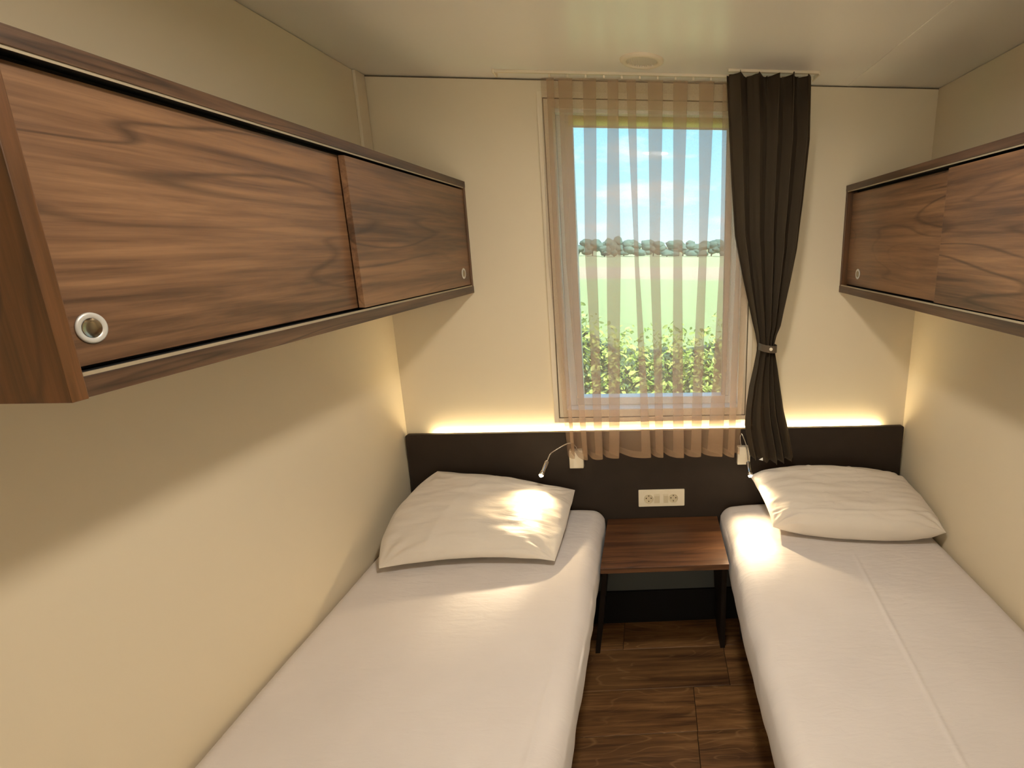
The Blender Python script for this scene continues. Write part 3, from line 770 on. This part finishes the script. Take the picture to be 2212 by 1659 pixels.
def leaf_mat(name, c1, c2, tr=.35):
    M = bpy.data.materials.new(name); M.use_nodes = True; t = M.node_tree; t.nodes.clear(); L = t.links.new
    c = N(t, 'ShaderNodeTexCoord'); n = N(t, 'ShaderNodeTexNoise', inp={'Scale': 9, 'Detail': 3}); L(c.outputs['Object'], n.inputs['Vector'])
    r_ = ramp(t, [(.35, lin(c1)), (.65, lin(c2))]); L(n.outputs['Fac'], r_.inputs[0])
    d = N(t, 'ShaderNodeBsdfDiffuse'); s = N(t, 'ShaderNodeBsdfTranslucent'); L(r_.outputs[0], d.inputs[0]); L(r_.outputs[0], s.inputs[0])
    m1 = N(t, 'ShaderNodeMixShader', inp={0: tr}); L(d.outputs[0], m1.inputs[1]); L(s.outputs[0], m1.inputs[2])
    o = N(t, 'ShaderNodeOutputMaterial'); L(m1.outputs[0], o.inputs[0]); return M
M_LEAF = leaf_mat('hedge_leaf', '#8fae58', '#d3d88a')
M_TREE = leaf_mat('far_tree_leaf_hazed', '#566f66', '#66807a', .2)  # distance haze put into the colour as a greyer leaf green
M_BARK = mat('bark_brown', '#5c4a38', .9, bump=(40, .5, .01))
hd = empty('hedge', (0, 1.95, -.9), 'bright leafy green hedge outside just beyond the window', 'hedge')
def htop(x): return .93+.10*nz(x*1.3, 4.1)+.06*nz(x*4, 1.1)+(.22*math.exp(-((x+.62)/.22)**2))+.10*math.exp(-((x-.75)/.4)**2)
V, F = [], []
rnd = random.Random(3)
for k in range(11500):
    x = rnd.uniform(-2.6, 2.6); y = 1.6+abs(rnd.gauss(0, .22)); zt_ = htop(x)+.05*rnd.gauss(0, 1)
    z = zt_-abs(rnd.gauss(0, .45)) if rnd.random() < .6 else rnd.uniform(-.7, zt_)
    if z < -.85: continue
    a, e, ro = rnd.uniform(0, 6.28), rnd.uniform(-.9, .9), rnd.uniform(0, 6.28); s_ = rnd.uniform(.014, .030)
    dv = Vector((math.cos(a)*math.cos(e), math.sin(a)*math.cos(e), math.sin(e))); sv = dv.cross(Vector((math.cos(ro), .3, math.sin(ro)))).normalized()
    nv_ = dv.cross(sv); p = Vector((x, y, z)); i0 = len(V)
    for (u_, v_, w_) in ((-1, 0, 0), (-.2, .55, .12), (.5, .42, .1), (1, 0, -.15), (.5, -.42, .1), (-.2, -.55, .12)):
        V.append(tuple(p+dv*s_*u_+sv*s_*v_+nv_*s_*w_))
    F.append((i0, i0+1, i0+2, i0+3)); F.append((i0, i0+3, i0+4, i0+5))
me = bpy.data.meshes.new('foliage'); me.from_pydata([(v[0], v[1]-1.95, v[2]+.9) for v in V], [], F); me.materials.append(M_LEAF)
fo = bpy.data.objects.new('foliage', me); COL.objects.link(fo); fo.parent = hd; fo['kind'] = 'stuff'
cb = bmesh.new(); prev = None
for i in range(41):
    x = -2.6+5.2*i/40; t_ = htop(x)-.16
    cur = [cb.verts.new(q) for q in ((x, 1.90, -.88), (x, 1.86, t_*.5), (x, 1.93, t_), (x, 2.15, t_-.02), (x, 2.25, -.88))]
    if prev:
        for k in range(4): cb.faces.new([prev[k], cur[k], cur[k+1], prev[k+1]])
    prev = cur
put('shade_core', cb, mat('hedge_core_shade', '#3c5645', .95, var=(12, '#5d7a58'), bump=(30, 1, .05)), hd)  # dark core in place of branches; shade between leaves put into its colour
for i in range(9):
    x = -2.3+.58*i
    put('stem', tube(smooth_path([(x, 1.9, -.9), (x+.02, 1.9, -.3), (x-.03, 1.88, .2)], 4), .012, 6), M_BARK, hd)

def tree(x, y, h, w, seed, label):
    root = empty('tree', (x, y, -.9), label, 'tree', None if 'rounded' in label else 'distant trees along the field edge')
    put('trunk', tube(smooth_path([(x, y, -.92), (x+.05, y, -.9+h*.3), (x-.03, y, -.9+h*.6)], 4), lambda t: .16*(1-.6*t), 7), M_BARK, root)
    b = bmesh.new()
    for k in range(9):
        r_ = random.Random(seed*100+k); q = bmesh.new(); bmesh.ops.create_icosphere(q, subdivisions=3, radius=1)
        ox, oz = r_.uniform(-.55, .55)*w, r_.uniform(.16, .78)*h; rr = r_.uniform(.28, .42)
        for v in q.verts:
            n_ = 1+.25*noise.noise(v.co*2.3+Vector((seed, k, 0)))+.12*noise.noise(v.co*6+Vector((k, seed, 0)))
            v.co = Vector((v.co.x*rr*w*n_+ox, v.co.y*rr*w*n_+r_.uniform(-.0, .0), max(v.co.z*rr*h*.65*n_+oz, .05*h)))+Vector((x, y, -.9))
            v.co.z = min(v.co.z, -.9+h*1.0)
        join(b, q)
    put('crown', b, M_TREE, root, smooth=True)
tree(-7.4, 110, 4.3, 2.6, 5, 'rounded tree standing highest in the distant treeline')
for i in range(30):
    r_ = random.Random(i+40); x = -47+3.4*i+r_.uniform(-.3, .3)
    tree(x, (114 if i % 2 else 121)+r_.uniform(-.5, .5), 3.3+r_.uniform(0, .8), 3.5, i+11, 'low hazy green tree in the treeline beyond the field')
